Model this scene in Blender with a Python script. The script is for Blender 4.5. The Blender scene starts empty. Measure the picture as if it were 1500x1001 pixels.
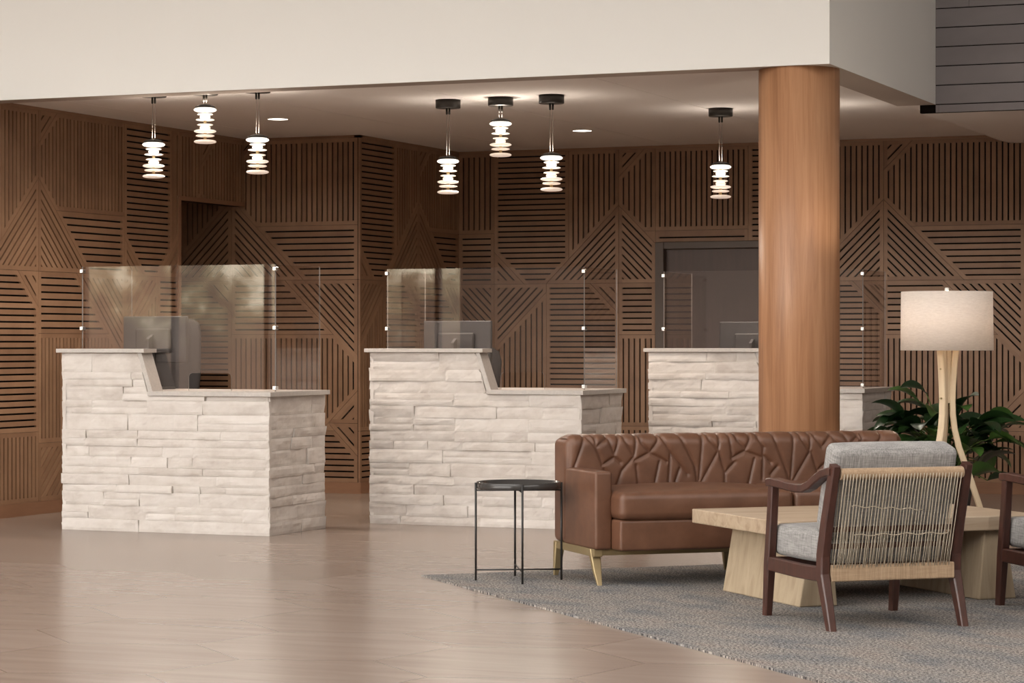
import bpy, bmesh, math, random
import numpy as np
from mathutils import Vector, Matrix, noise

random.seed(7)
SC = bpy.context.scene
COL = SC.collection
PI = math.pi

# ------------------------------------------------------------------ frame of the building
# x runs along the slatted back wall, y into the room, the camera stands at the origin 1.18 m up
F = 3648.0
H = 1.18
TH = math.atan(1521 / 3648.0)
c_, s_ = math.cos(TH), math.sin(TH)


def W(a, d):
    """metres to the right of / in front of the camera -> building x, y"""
    return Vector((a * c_ - d * s_, c_ * d + s_ * a, 0))


# ------------------------------------------------------------------ materials
def new_mat(name):
    m = bpy.data.materials.new(name)
    m.use_nodes = True
    nt = m.node_tree
    return m, nt, nt.nodes['Principled BSDF'], nt.nodes['Material Output']


def N(nt, kind, **kw):
    n = nt.nodes.new(kind)
    for k, v in kw.items():
        if k in n.inputs.keys():
            n.inputs[k].default_value = v
        else:
            setattr(n, k, v)
    return n


def L(nt, a, b):
    nt.links.new(a, b)


def ramp(nt, fac, stops):
    r = nt.nodes.new('ShaderNodeValToRGB')
    e = r.color_ramp.elements
    while len(e) < len(stops):
        e.new(0.5)
    for i, (p, col) in enumerate(stops):
        e[i].position = p
        e[i].color = (*col, 1)
    L(nt, fac, r.inputs[0])
    return r


def coords(nt, scale=(1, 1, 1), rot=(0, 0, 0)):
    t = nt.nodes.new('ShaderNodeTexCoord')
    m = nt.nodes.new('ShaderNodeMapping')
    m.inputs['Scale'].default_value = scale
    m.inputs['Rotation'].default_value = rot
    L(nt, t.outputs['Object'], m.inputs[0])
    return m.outputs[0]


def bump(nt, h, bsdf, strength=0.3, dist=0.01):
    b = N(nt, 'ShaderNodeBump', Strength=strength, Distance=dist)
    L(nt, h, b.inputs['Height'])
    L(nt, b.outputs[0], bsdf.inputs['Normal'])


def plain(name, col, rough=0.6, metal=0.0, spec=0.5, coat=0.0):
    m, nt, b, o = new_mat(name)
    b.inputs['Base Color'].default_value = (*col, 1)
    b.inputs['Roughness'].default_value = rough
    b.inputs['Metallic'].default_value = metal
    b.inputs['Specular IOR Level'].default_value = spec
    b.inputs['Coat Weight'].default_value = coat
    return m


def noisy(name, stops, scale=(1, 1, 1), nscale=6, detail=6, rough=0.6, bstr=0.0, bdist=0.005, island=0.0, metal=0, spec=0.5,
          distortion=0.0, coat=0.0):
    m, nt, b, o = new_mat(name)
    v = coords(nt, scale)
    n = N(nt, 'ShaderNodeTexNoise', Scale=nscale, Detail=detail, Roughness=0.6, Distortion=distortion)
    L(nt, v, n.inputs['Vector'])
    fac = n.outputs['Fac']
    if island:
        g = nt.nodes.new('ShaderNodeNewGeometry')
        # every board, block or cord gets its own shade
        sub = N(nt, 'ShaderNodeMath', operation='SUBTRACT')
        L(nt, g.outputs['Random Per Island'], sub.inputs[0]); sub.inputs[1].default_value = 0.5
        mu = N(nt, 'ShaderNodeMath', operation='MULTIPLY_ADD')
        L(nt, sub.outputs[0], mu.inputs[0]); mu.inputs[1].default_value = island
        L(nt, fac, mu.inputs[2])
        fac = mu.outputs[0]
    r = ramp(nt, fac, stops)
    L(nt, r.outputs[0], b.inputs['Base Color'])
    b.inputs['Roughness'].default_value = rough
    b.inputs['Metallic'].default_value = metal
    b.inputs['Specular IOR Level'].default_value = spec
    b.inputs['Coat Weight'].default_value = coat
    if bstr:
        bump(nt, n.outputs['Fac'], b, bstr, bdist)
    return m


M = {}
M['slat'] = noisy('slatted_walnut', [(0.15, (0.195, 0.105, 0.059)), (0.5, (0.262, 0.148, 0.085)), (0.85, (0.325, 0.192, 0.113))],
                  (1, 1, 1), 5, 8, 0.5, island=0.35)
M['felt'] = plain('black_backing', (0.008, 0.006, 0.005), 0.95, spec=0.1)
M['base_wood'] = noisy('walnut_board', [(0.3, (0.24, 0.122, 0.068)), (0.7, (0.28, 0.145, 0.082))], (1, 1, 6), 4, 6, 0.5)
M['door_wood'] = noisy('dark_door', [(0.3, (0.060, 0.032, 0.024)), (0.7, (0.075, 0.04, 0.03))], (8, 8, 0.6), 3, 6, 0.45)
M['door_frame'] = plain('bronze_frame', (0.075, 0.048, 0.033), 0.45)
M['white'] = plain('white_plaster', (0.77, 0.765, 0.74), 0.8, spec=0.2)
M['ceil'] = noisy('ceiling_board', [(0.3, (0.84, 0.795, 0.76)), (0.7, (0.87, 0.825, 0.79))], (1, 1, 1), 0.7, 2, 0.85, spec=0.2)
M['siding'] = noisy('grey_boards', [(0.3, (0.19, 0.173, 0.180)), (0.7, (0.24, 0.22, 0.227))], (0.6, 1, 1), 2, 4, 0.6, island=0.25)
M['stone'] = noisy('limestone', [(0.22, (0.485, 0.435, 0.395)), (0.5, (0.59, 0.545, 0.505)), (0.8, (0.645, 0.605, 0.57))], (1, 1, 1.6), 7, 10,
                   0.85, 0.22, 0.006, island=0.25, spec=0.2)
M['ledge'] = noisy('grey_solid_surface', [(0.4, (0.40, 0.365, 0.335)), (0.6, (0.44, 0.40, 0.365))], (1, 1, 1), 60, 3, 0.4)
M['chrome'] = plain('polished_metal', (0.75, 0.74, 0.72), 0.2, 1.0)
M['black_metal'] = plain('black_metal', (0.018, 0.016, 0.015), 0.4)
M['canopy'] = plain('dark_bronze', (0.022, 0.018, 0.014), 0.45, 0.3)
M['screen'] = plain('grey_plastic', (0.035, 0.032, 0.032), 0.5)
M['chair_mesh'] = plain('dark_mesh_fabric', (0.022, 0.018, 0.017), 0.8)
M['brass'] = plain('brushed_brass', (0.34, 0.26, 0.14), 0.5, 0.6)
M['leather'] = noisy('brown_leather', [(0.3, (0.104, 0.045, 0.024)), (0.55, (0.14, 0.063, 0.035)), (0.8, (0.17, 0.081, 0.047))], (1, 1, 1), 9, 8,
                     0.43, 0.10, 0.002)
M['dark_wood'] = noisy('mahogany', [(0.25, (0.036, 0.013, 0.009)), (0.6, (0.070, 0.024, 0.016)), (0.9, (0.092, 0.034, 0.022))], (4, 4, 1), 9, 6,
                       0.38)
M['rope'] = None
M['stem'] = plain('green_stem', (0.09, 0.16, 0.03), 0.5)
M['pot'] = plain('charcoal_pot', (0.03, 0.028, 0.027), 0.6)
M['soil'] = plain('soil', (0.03, 0.02, 0.013), 0.95)
M['finial'] = plain('white_metal', (0.8, 0.78, 0.74), 0.35)
M['linen_in'] = plain('liner', (0.85, 0.8, 0.72), 0.8)
M['tray'] = plain('black_tray', (0.045, 0.042, 0.04), 0.16)
M['soffit_shade'] = plain('shaded_soffit', (0.40, 0.34, 0.295), 0.8, spec=0.2)
M['wire'] = plain('grey_wire', (0.20, 0.18, 0.16), 0.5)
M['rubber'] = plain('black_rubber', (0.012, 0.012, 0.012), 0.7)


def mat_column():
    m, nt, b, o = new_mat('cherry_veneer')
    v = coords(nt, (14, 14, 0.55))
    n = N(nt, 'ShaderNodeTexNoise', Scale=2.0, Detail=8, Roughness=0.65, Distortion=0.6)
    L(nt, v, n.inputs['Vector'])
    v2 = coords(nt, (4, 4, 0.15))
    n2 = N(nt, 'ShaderNodeTexNoise', Scale=1.2, Detail=3)
    L(nt, v2, n2.inputs['Vector'])
    mx = N(nt, 'ShaderNodeMath', operation='MULTIPLY_ADD')
    L(nt, n.outputs['Fac'], mx.inputs[0]); mx.inputs[1].default_value = 0.6
    h = N(nt, 'ShaderNodeMath', operation='MULTIPLY'); L(nt, n2.outputs['Fac'], h.inputs[0]); h.inputs[1].default_value = 0.4
    L(nt, h.outputs[0], mx.inputs[2])
    r = ramp(nt, mx.outputs[0], [(0.34, (0.27, 0.125, 0.06)), (0.5, (0.41, 0.205, 0.105)), (0.66, (0.52, 0.285, 0.155))])
    L(nt, r.outputs[0], b.inputs['Base Color'])
    b.inputs['Roughness'].default_value = 0.42
    return m


M['column'] = mat_column()


def mat_floor():
    m, nt, b, o = new_mat('hexagon_floor_tile')
    t = nt.nodes.new('ShaderNodeTexCoord')
    mp = nt.nodes.new('ShaderNodeMapping')
    S = 1.15
    mp.inputs['Scale'].default_value = (S, S, 0)
    mp.inputs['Rotation'].default_value = (0, 0, math.radians(12))
    L(nt, t.outputs['Object'], mp.inputs[0])
    P = mp.outputs[0]

    def vm(op, a, bb):
        n = nt.nodes.new('ShaderNodeVectorMath'); n.operation = op
        for i, q in enumerate((a, bb)):
            if q is None: continue
            if isinstance(q, (tuple, list)): n.inputs[i].default_value = q
            else: L(nt, q, n.inputs[i])
        return n
    r_ = (1.0, math.sqrt(3), 1.0); h_ = (0.5, math.sqrt(3) / 2, 0.5)
    r2 = (1.0, math.sqrt(3), 1.0)

    def modv(p):
        n = vm('MODULO', p, r2)
        n2 = vm('ADD', n.outputs[0], r2)
        n3 = vm('MODULO', n2.outputs[0], r2)
        return vm('SUBTRACT', n3.outputs[0], h_).outputs[0]
    a = modv(P)
    bq = modv(vm('SUBTRACT', P, h_).outputs[0])
    a = vm('MULTIPLY', a, (1, 1, 0)).outputs[0]
    bq = vm('MULTIPLY', bq, (1, 1, 0)).outputs[0]
    da = vm('DOT_PRODUCT', a, a).outputs['Value']
    db = vm('DOT_PRODUCT', bq, bq).outputs['Value']
    lt = N(nt, 'ShaderNodeMath', operation='LESS_THAN'); L(nt, da, lt.inputs[0]); L(nt, db, lt.inputs[1])
    mix = nt.nodes.new('ShaderNodeMix'); mix.data_type = 'VECTOR'
    L(nt, lt.outputs[0], mix.inputs['Factor']); L(nt, bq, mix.inputs[4]); L(nt, a, mix.inputs[5])
    g = mix.outputs[1]
    idv = vm('SUBTRACT', P, g).outputs[0]
    ab = vm('ABSOLUTE', g, None).outputs[0]
    d1 = vm('DOT_PRODUCT', ab, (0.5, math.sqrt(3) / 2, 0)).outputs['Value']
    sx = nt.nodes.new('ShaderNodeSeparateXYZ'); L(nt, ab, sx.inputs[0])
    mxm = N(nt, 'ShaderNodeMath', operation='MAXIMUM'); L(nt, d1, mxm.inputs[0]); L(nt, sx.outputs[0], mxm.inputs[1])
    seam = N(nt, 'ShaderNodeMath', operation='GREATER_THAN'); L(nt, mxm.outputs[0], seam.inputs[0]); seam.inputs[1].default_value = 0.4965
    wn = nt.nodes.new('ShaderNodeTexWhiteNoise'); wn.noise_dimensions = '2D'
    sn = vm('SNAP', idv, (0.25, 0.2165, 1)).outputs[0]
    L(nt, sn, wn.inputs['Vector'])
    # wood-like figure inside each tile
    ns = N(nt, 'ShaderNodeTexNoise', Scale=1.0, Detail=7, Roughness=0.6)
    mp2 = nt.nodes.new('ShaderNodeMapping'); mp2.inputs['Scale'].default_value = (1.2, 9, 1)
    mp2.inputs['Rotation'].default_value = (0, 0, -TH * 0.9)
    L(nt, t.outputs['Object'], mp2.inputs[0]); L(nt, mp2.outputs[0], ns.inputs['Vector'])
    f = N(nt, 'ShaderNodeMath', operation='MULTIPLY_ADD'); L(nt, wn.outputs['Value'], f.inputs[0]); f.inputs[1].default_value = 0.22
    L(nt, ns.outputs['Fac'], f.inputs[2])
    r = ramp(nt, f.outputs[0], [(0.3, (0.235, 0.180, 0.150)), (0.6, (0.275, 0.217, 0.182)), (0.9, (0.31, 0.25, 0.215))])
    mc = nt.nodes.new('ShaderNodeMix'); mc.data_type = 'RGBA'
    sm = N(nt, 'ShaderNodeMath', operation='MULTIPLY'); L(nt, seam.outputs[0], sm.inputs[0]); sm.inputs[1].default_value = 0.8
    L(nt, sm.outputs[0], mc.inputs['Factor']); L(nt, r.outputs[0], mc.inputs[6]); mc.inputs[7].default_value = (0.16, 0.115, 0.085, 1)
    L(nt, mc.outputs[2], b.inputs['Base Color'])
    b.inputs['Roughness'].default_value = 0.24
    b.inputs['Specular IOR Level'].default_value = 0.45
    bn = N(nt, 'ShaderNodeTexNoise', Scale=3, Detail=3); L(nt, t.outputs['Object'], bn.inputs['Vector'])
    bump(nt, bn.outputs['Fac'], b, 0.05, 0.01)
    return m


M['floor'] = mat_floor()


def mat_rug():
    m, nt, b, o = new_mat('loop_carpet')
    v = coords(nt, (1, 1, 1), (0, 0, math.radians(-12)))
    mp = nt.nodes.new('ShaderNodeMapping'); mp.inputs['Scale'].default_value = (42, 100, 1); L(nt, v, mp.inputs[0])
    n = N(nt, 'ShaderNodeTexNoise', Scale=1.6, Detail=5, Roughness=0.75); L(nt, mp.outputs[0], n.inputs['Vector'])
    mp2 = nt.nodes.new('ShaderNodeMapping'); mp2.inputs['Scale'].default_value = (1.6, 3.4, 1); L(nt, v, mp2.inputs[0])
    n2 = N(nt, 'ShaderNodeTexNoise', Scale=1.5, Detail=5, Roughness=0.6); L(nt, mp2.outputs[0], n2.inputs['Vector'])
    r1 = ramp(nt, n.outputs['Fac'], [(0.41, (0.035, 0.034, 0.037)), (0.5, (0.22, 0.207, 0.20)), (0.59, (0.56, 0.53, 0.49))])
    r2 = ramp(nt, n2.outputs['Fac'], [(0.35, (0.68, 0.72, 0.78)), (0.55, (1, 0.97, 0.94)), (0.7, (1.0, 0.9, 0.86))])
    mx = nt.nodes.new('ShaderNodeMix'); mx.data_type = 'RGBA'; mx.blend_type = 'MULTIPLY'; mx.inputs['Factor'].default_value = 1
    L(nt, r1.outputs[0], mx.inputs[6]); L(nt, r2.outputs[0], mx.inputs[7])
    L(nt, mx.outputs[2], b.inputs['Base Color'])
    b.inputs['Roughness'].default_value = 0.95
    b.inputs['Specular IOR Level'].default_value = 0.1
    bump(nt, n.outputs['Fac'], b, 0.6, 0.006)
    return m


M['rug'] = mat_rug()


def mat_fabric(name, dark, light, sc=(420, 420, 30)):
    m, nt, b, o = new_mat(name)
    v = coords(nt, sc)
    n = N(nt, 'ShaderNodeTexNoise', Scale=0.5, Detail=3, Roughness=0.6); L(nt, v, n.inputs['Vector'])
    v2 = coords(nt, (30, 30, 420))
    n2 = N(nt, 'ShaderNodeTexNoise', Scale=0.5, Detail=3, Roughness=0.6); L(nt, v2, n2.inputs['Vector'])
    ad = N(nt, 'ShaderNodeMath', operation='MULTIPLY_ADD'); L(nt, n.outputs['Fac'], ad.inputs[0]); ad.inputs[1].default_value = 0.6
    h = N(nt, 'ShaderNodeMath', operation='MULTIPLY'); L(nt, n2.outputs['Fac'], h.inputs[0]); h.inputs[1].default_value = 0.4
    L(nt, h.outputs[0], ad.inputs[2])
    r = ramp(nt, ad.outputs[0], [(0.38, dark), (0.62, light)])
    L(nt, r.outputs[0], b.inputs['Base Color'])
    b.inputs['Roughness'].default_value = 0.9
    b.inputs['Specular IOR Level'].default_value = 0.15
    b.inputs['Sheen Weight'].default_value = 0.15
    bump(nt, ad.outputs[0], b, 0.3, 0.002)
    return m


M['fabric'] = mat_fabric('grey_tweed', (0.19, 0.183, 0.18), (0.41, 0.395, 0.38))
M['rope'] = mat_fabric('paper_cord', (0.33, 0.225, 0.14), (0.46, 0.33, 0.215), (260, 260, 6))
M['cord'] = plain('cord_strand', (0.47, 0.405, 0.315), 0.8, spec=0.2)


def mat_oak(name, cols, sc, rough=0.55):
    m, nt, b, o = new_mat(name)
    v = coords(nt, sc)
    n = N(nt, 'ShaderNodeTexNoise', Scale=1.6, Detail=9, Roughness=0.62, Distortion=0.8); L(nt, v, n.inputs['Vector'])
    r = ramp(nt, n.outputs['Fac'], [(0.3, cols[0]), (0.5, cols[1]), (0.72, cols[2])])
    L(nt, r.outputs[0], b.inputs['Base Color'])
    b.inputs['Roughness'].default_value = rough
    bump(nt, n.outputs['Fac'], b, 0.25, 0.004)
    return m


M['oak_top'] = mat_oak('raw_oak_top', [(0.33, 0.235, 0.155), (0.43, 0.325, 0.225), (0.49, 0.385, 0.28)], (1.2, 14, 14))
M['oak_leg'] = mat_oak('raw_oak_leg', [(0.31, 0.228, 0.147), (0.42, 0.328, 0.222), (0.49, 0.395, 0.28)], (10, 10, 1.0))
M['lamp_wood'] = mat_oak('blond_ash', [(0.55, 0.42, 0.27), (0.64, 0.50, 0.335), (0.70, 0.57, 0.40)], (16, 16, 1.2), 0.45)


def mat_shade():
    m, nt, b, o = new_mat('linen_shade')
    v = coords(nt, (60, 60, 300))
    n = N(nt, 'ShaderNodeTexNoise', Scale=0.6, Detail=4, Roughness=0.7); L(nt, v, n.inputs['Vector'])
    r = ramp(nt, n.outputs['Fac'], [(0.3, (0.74, 0.68, 0.63)), (0.7, (0.86, 0.80, 0.75))])
    d = nt.nodes.new('ShaderNodeBsdfDiffuse'); tr = nt.nodes.new('ShaderNodeBsdfTranslucent')
    L(nt, r.outputs[0], d.inputs[0]); L(nt, r.outputs[0], tr.inputs[0])
    mx = nt.nodes.new('ShaderNodeMixShader'); mx.inputs[0].default_value = 0.38
    L(nt, d.outputs[0], mx.inputs[1]); L(nt, tr.outputs[0], mx.inputs[2]); L(nt, mx.outputs[0], o.inputs[0])
    return m


M['shade'] = mat_shade()


def mat_glass():
    m, nt, b, o = new_mat('clear_screen_pane')
    # Schlick reflectance, the same on both faces of the thin pane
    g = nt.nodes.new('ShaderNodeNewGeometry')
    dt = nt.nodes.new('ShaderNodeVectorMath'); dt.operation = 'DOT_PRODUCT'
    L(nt, g.outputs['Normal'], dt.inputs[0]); L(nt, g.outputs['Incoming'], dt.inputs[1])
    ab = N(nt, 'ShaderNodeMath', operation='ABSOLUTE'); L(nt, dt.outputs['Value'], ab.inputs[0])
    om = N(nt, 'ShaderNodeMath', operation='SUBTRACT'); om.inputs[0].default_value = 1.0; L(nt, ab.outputs[0], om.inputs[1])
    pw = N(nt, 'ShaderNodeMath', operation='POWER'); L(nt, om.outputs[0], pw.inputs[0]); pw.inputs[1].default_value = 5.0
    fr = N(nt, 'ShaderNodeMath', operation='MULTIPLY_ADD'); L(nt, pw.outputs[0], fr.inputs[0]); fr.inputs[1].default_value = 0.955; fr.inputs[2].default_value = 0.045
    tr = nt.nodes.new('ShaderNodeBsdfTransparent'); tr.inputs[0].default_value = (0.965, 0.945, 0.935, 1)
    gl = nt.nodes.new('ShaderNodeBsdfGlossy'); gl.inputs['Roughness'].default_value = 0.015
    mx = nt.nodes.new('ShaderNodeMixShader')
    L(nt, fr.outputs[0], mx.inputs[0]); L(nt, tr.outputs[0], mx.inputs[1]); L(nt, gl.outputs[0], mx.inputs[2])
    L(nt, mx.outputs[0], o.inputs[0])
    return m


M['glass'] = mat_glass()
M['glass_edge'] = plain('pane_edge', (0.20, 0.17, 0.15), 0.3)


def emit(name, col, k):
    m, nt, b, o = new_mat(name)
    b.inputs['Base Color'].default_value = (0.8, 0.75, 0.68, 1)
    b.inputs['Emission Color'].default_value = (*col, 1)
    b.inputs['Emission Strength'].default_value = k
    b.inputs['Roughness'].default_value = 0.3
    return m


M['glow'] = [emit('lit_disc_%d' % i, col, k) for i, (col, k) in enumerate(
    [((1.0, 0.92, 0.80), 1.4), ((1.0, 0.87, 0.72), 0.9), ((1.0, 0.82, 0.66), 0.6), ((1.0, 0.76, 0.60), 0.42), ((1.0, 0.70, 0.55), 0.30)])]
M['down'] = emit('downlight_lens', (1.0, 0.93, 0.82), 7.0)
M['bulb'] = emit('bulb', (1.0, 0.8, 0.55), 12.0)


def mat_leaf():
    m, nt, b, o = new_mat('broad_leaf')
    g = nt.nodes.new('ShaderNodeNewGeometry')
    r = ramp(nt, g.outputs['Random Per Island'], [(0.0, (0.010, 0.030, 0.010)), (0.6, (0.022, 0.060, 0.016)), (1.0, (0.07, 0.15, 0.03))])
    L(nt, r.outputs[0], b.inputs['Base Color'])
    b.inputs['Roughness'].default_value = 0.33
    return m


M['leaf'] = mat_leaf()

# ------------------------------------------------------------------ mesh helpers


class MB:
    """collects shapes into one mesh"""

    def __init__(self):
        self.v = []; self.f = []; self.mi = []; self.sm = []

    def add(self, verts, faces, mi=0, smooth=False):
        o = len(self.v)
        self.v.extend([tuple(p) for p in verts])
        for f in faces:
            self.f.append(tuple(i + o for i in f)); self.mi.append(mi); self.sm.append(smooth)

    def box(self, x0, x1, y0, y1, z0, z1, mi=0):
        v = [(x0, y0, z0), (x1, y0, z0), (x1, y1, z0), (x0, y1, z0), (x0, y0, z1), (x1, y0, z1), (x1, y1, z1), (x0, y1, z1)]
        self.add(v, [(0, 3, 2, 1), (4, 5, 6, 7), (0, 1, 5, 4), (1, 2, 6, 5), (2, 3, 7, 6), (3, 0, 4, 7)], mi)

    def prism(self, poly, fn, t0, t1, mi=0, back=True):
        """poly: 2-D points; fn(a, b, t) -> 3-D"""
        n = len(poly)
        v = [fn(a, b, t0) for a, b in poly] + [fn(a, b, t1) for a, b in poly]
        fs = [tuple(range(n))]
        if back: fs.append(tuple(range(2 * n - 1, n - 1, -1)))
        for i in range(n):
            j = (i + 1) % n
            fs.append((i, i + n, j + n, j))
        self.add(v, fs, mi)

    def tube(self, pts, r, seg=10, mi=0, cap=True, smooth=True, flat=None, up=None, foot=False):
        """round (or rectangular when flat=(w, h)) bar along pts"""
        pts = [Vector(p) for p in pts]
        n = len(pts)
        rs = r if isinstance(r, (list, tuple)) else [r] * n
        rings = []
        T0 = (pts[1] - pts[0]).normalized()
        ref = Vector(up) if up else (Vector((0, 0, 1)) if abs(T0.z) < 0.9 else Vector((1, 0, 0)))
        for i, p in enumerate(pts):
            a = pts[max(0, i - 1)]; b = pts[min(n - 1, i + 1)]
            T = (b - a).normalized()
            S = T.cross(ref)
            if S.length < 1e-6: S = T.cross(Vector((0, 1, 0)))
            S.normalize()
            U = S.cross(T).normalized()
            if flat:
                w, h = flat[0] * 0.5 * rs[i], flat[1] * 0.5 * rs[i]
                ch = min(w, h) * 0.28
                q = [(w - ch, -h), (w, -h + ch), (w, h - ch), (w - ch, h), (-w + ch, h), (-w, h - ch), (-w, -h + ch), (-w + ch, -h)]
                rings.append([p + S * x + U * y for x, y in q])
            else:
                rings.append([p + S * (math.cos(2 * PI * k / seg) * rs[i]) + U * (math.sin(2 * PI * k / seg) * rs[i]) for k in range(seg)])
        if foot:      # feet stand flat on the floor
            for rg, p in ((rings[0], pts[0]), (rings[-1], pts[-1])):
                if abs(p.z) < 1e-6:
                    for q in rg: q.z = 0
        k = len(rings[0])
        v = [q for rg in rings for q in rg]
        f = []
        for i in range(n - 1):
            for j in range(k):
                j2 = (j + 1) % k
                f.append((i * k + j, i * k + j2, (i + 1) * k + j2, (i + 1) * k + j))
        self.add(v, f, mi, smooth and not flat)
        if cap:
            o = len(self.v) - len(v)
            self.f.append(tuple(o + j for j in range(k - 1, -1, -1))); self.mi.append(mi); self.sm.append(False)
            self.f.append(tuple(o + (n - 1) * k + j for j in range(k))); self.mi.append(mi); self.sm.append(False)

    def lathe(self, prof, cx=0, cy=0, seg=32, mi=0, smooth=True, close=True):
        v = []; f = []
        for r, z in prof:
            for k in range(seg):
                a = 2 * PI * k / seg
                v.append((cx + r * math.cos(a), cy + r * math.sin(a), z))
        for i in range(len(prof) - 1):
            for k in range(seg):
                k2 = (k + 1) % seg
                f.append((i * seg + k, i * seg + k2, (i + 1) * seg + k2, (i + 1) * seg + k))
        if close:
            f.append(tuple(range(seg - 1, -1, -1)))
            f.append(tuple((len(prof) - 1) * seg + k for k in range(seg)))
        self.add(v, f, mi, smooth)

    def rbox(self, x0, x1, y0, y1, z0, z1, r, bulge=(0, 0, 0), n=10, mi=0):
        """soft rounded box, faces swelling outwards by bulge"""
        hs = [(x1 - x0) / 2, (y1 - y0) / 2, (z1 - z0) / 2]
        cs = [(x1 + x0) / 2, (y1 + y0) / 2, (z1 + z0) / 2]

        def ticks(h):
            e = [-h, -h + r * 0.15, -h + r * 0.45, -h + r * 0.8]
            m = [(-h + r) + (2 * (h - r)) * i / n for i in range(n + 1)]
            return e + m + [-q for q in reversed(e)]
        for ax in range(3):
            a, b = (ax + 1) % 3, (ax + 2) % 3
            ta, tb = ticks(hs[a]), ticks(hs[b])
            for sg in (-1, 1):
                v = []
                for pa in ta:
                    for pb in tb:
                        p = [0, 0, 0]; p[ax] = sg * hs[ax]; p[a] = pa; p[b] = pb
                        q = [max(-(hs[i] - r), min(hs[i] - r, p[i])) for i in range(3)]
                        d = Vector([p[i] - q[i] for i in range(3)])
                        if d.length > 1e-9:
                            # cube-to-sphere keeps the strips even
                            d.normalize(); d *= r
                        p = [q[i] + d[i] for i in range(3)]
                        u = [p[i] / hs[i] for i in range(3)]
                        for i in range(3):
                            if bulge[i]:
                                j, k = (i + 1) % 3, (i + 2) % 3
                                p[i] += bulge[i] * u[i] * max(0, 1 - u[j] ** 2) ** 0.6 * max(0, 1 - u[k] ** 2) ** 0.6
                        v.append([cs[i] + p[i] for i in range(3)])
                nb = len(tb)
                f = []
                for i in range(len(ta) - 1):
                    for j in range(nb - 1):
                        q = (i * nb + j, (i + 1) * nb + j, (i + 1) * nb + j + 1, i * nb + j + 1)
                        f.append(q if sg > 0 else q[::-1])
                self.add(v, f, mi, True)

    def build(self, name, mats, parent=None, weld=True, kind=None):
        me = bpy.data.meshes.new(name)
        me.from_pydata(self.v, [], self.f)
        for m in (mats if isinstance(mats, (list, tuple)) else [mats]):
            me.materials.append(m)
        me.polygons.foreach_set('material_index', self.mi)
        me.polygons.foreach_set('use_smooth', self.sm)
        if weld:
            bm = bmesh.new(); bm.from_mesh(me)
            bmesh.ops.remove_doubles(bm, verts=bm.verts, dist=1e-5)
            bm.to_mesh(me); bm.free()
        me.update()
        o = bpy.data.objects.new(name, me)
        COL.objects.link(o)
        if parent is not None: o.parent = parent
        if kind: o['kind'] = kind
        return o


def thing(name, label, cat, loc=(0, 0, 0), rz=0.0, group=None):
    o = bpy.data.objects.new(name, None)
    COL.objects.link(o)
    o.empty_display_size = 0.1
    o.location = loc; o.rotation_euler = (0, 0, rz)
    o['label'] = label; o['category'] = cat
    if group: o['group'] = group
    return o


def tag(o, label, cat, group=None):
    o['label'] = label; o['category'] = cat
    if group: o['group'] = group
    return o


def bevel(o, w, seg=2):
    b = o.modifiers.new('bevel', 'BEVEL')
    b.width = w; b.segments = seg; b.limit_method = 'ANGLE'; b.angle_limit = math.radians(40)
    return o


def dup(root, label, loc=None, rz=None):
    r = root.copy(); COL.objects.link(r)
    r['label'] = label
    if loc is not None: r.location = loc
    if rz is not None: r.rotation_euler = (0, 0, rz)
    for ch in list(root.children):
        c = ch.copy(); COL.objects.link(c); c.parent = r
        for g in ch.children:
            d = g.copy(); COL.objects.link(d); d.parent = c
    return r


# ------------------------------------------------------------------ slatted wall panelling
ZC = 2.78
LWX, W1Y, RTX, W2Y = -9.52, 17.33, -8.50, 19.22
PB, PT = 0.088, 2.76        # bottom and top of the panelling
PER, HALF = 2.22, 1.11
PITCH, GROOVE = 0.0435, 0.0125


def clip(poly, nx, ny, d):
    out = []
    n = len(poly)
    for i in range(n):
        a, b = poly[i], poly[(i + 1) % n]
        da, db = nx * a[0] + ny * a[1] - d, nx * b[0] + ny * b[1] - d
        if da <= 0: out.append(a)
        if (da < 0 < db) or (db < 0 < da):
            t = da / (da - db)
            out.append((a[0] + (b[0] - a[0]) * t, a[1] + (b[1] - a[1]) * t))
    return out


def area(p):
    return 0.5 * sum(p[i][0] * p[(i + 1) % len(p)][1] - p[(i + 1) % len(p)][0] * p[i][1] for i in range(len(p)))


def edges_of(poly):
    e = []
    for i in range(len(poly)):
        a, b = poly[i], poly[(i + 1) % len(poly)]
        dx, dy = b[0] - a[0], b[1] - a[1]
        l = math.hypot(dx, dy)
        if l < 1e-5: continue
        nx, ny = dy / l, -dx / l          # outward for counter-clockwise
        e.append((nx, ny, nx * a[0] + ny * a[1]))
    return e


def inset(poly, m):
    p = poly
    for nx, ny, d in edges_of(poly):
        p = clip(p, nx, ny, d - m)
        if len(p) < 3: return []
    return p if area(p) > 1e-5 else []


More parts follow.
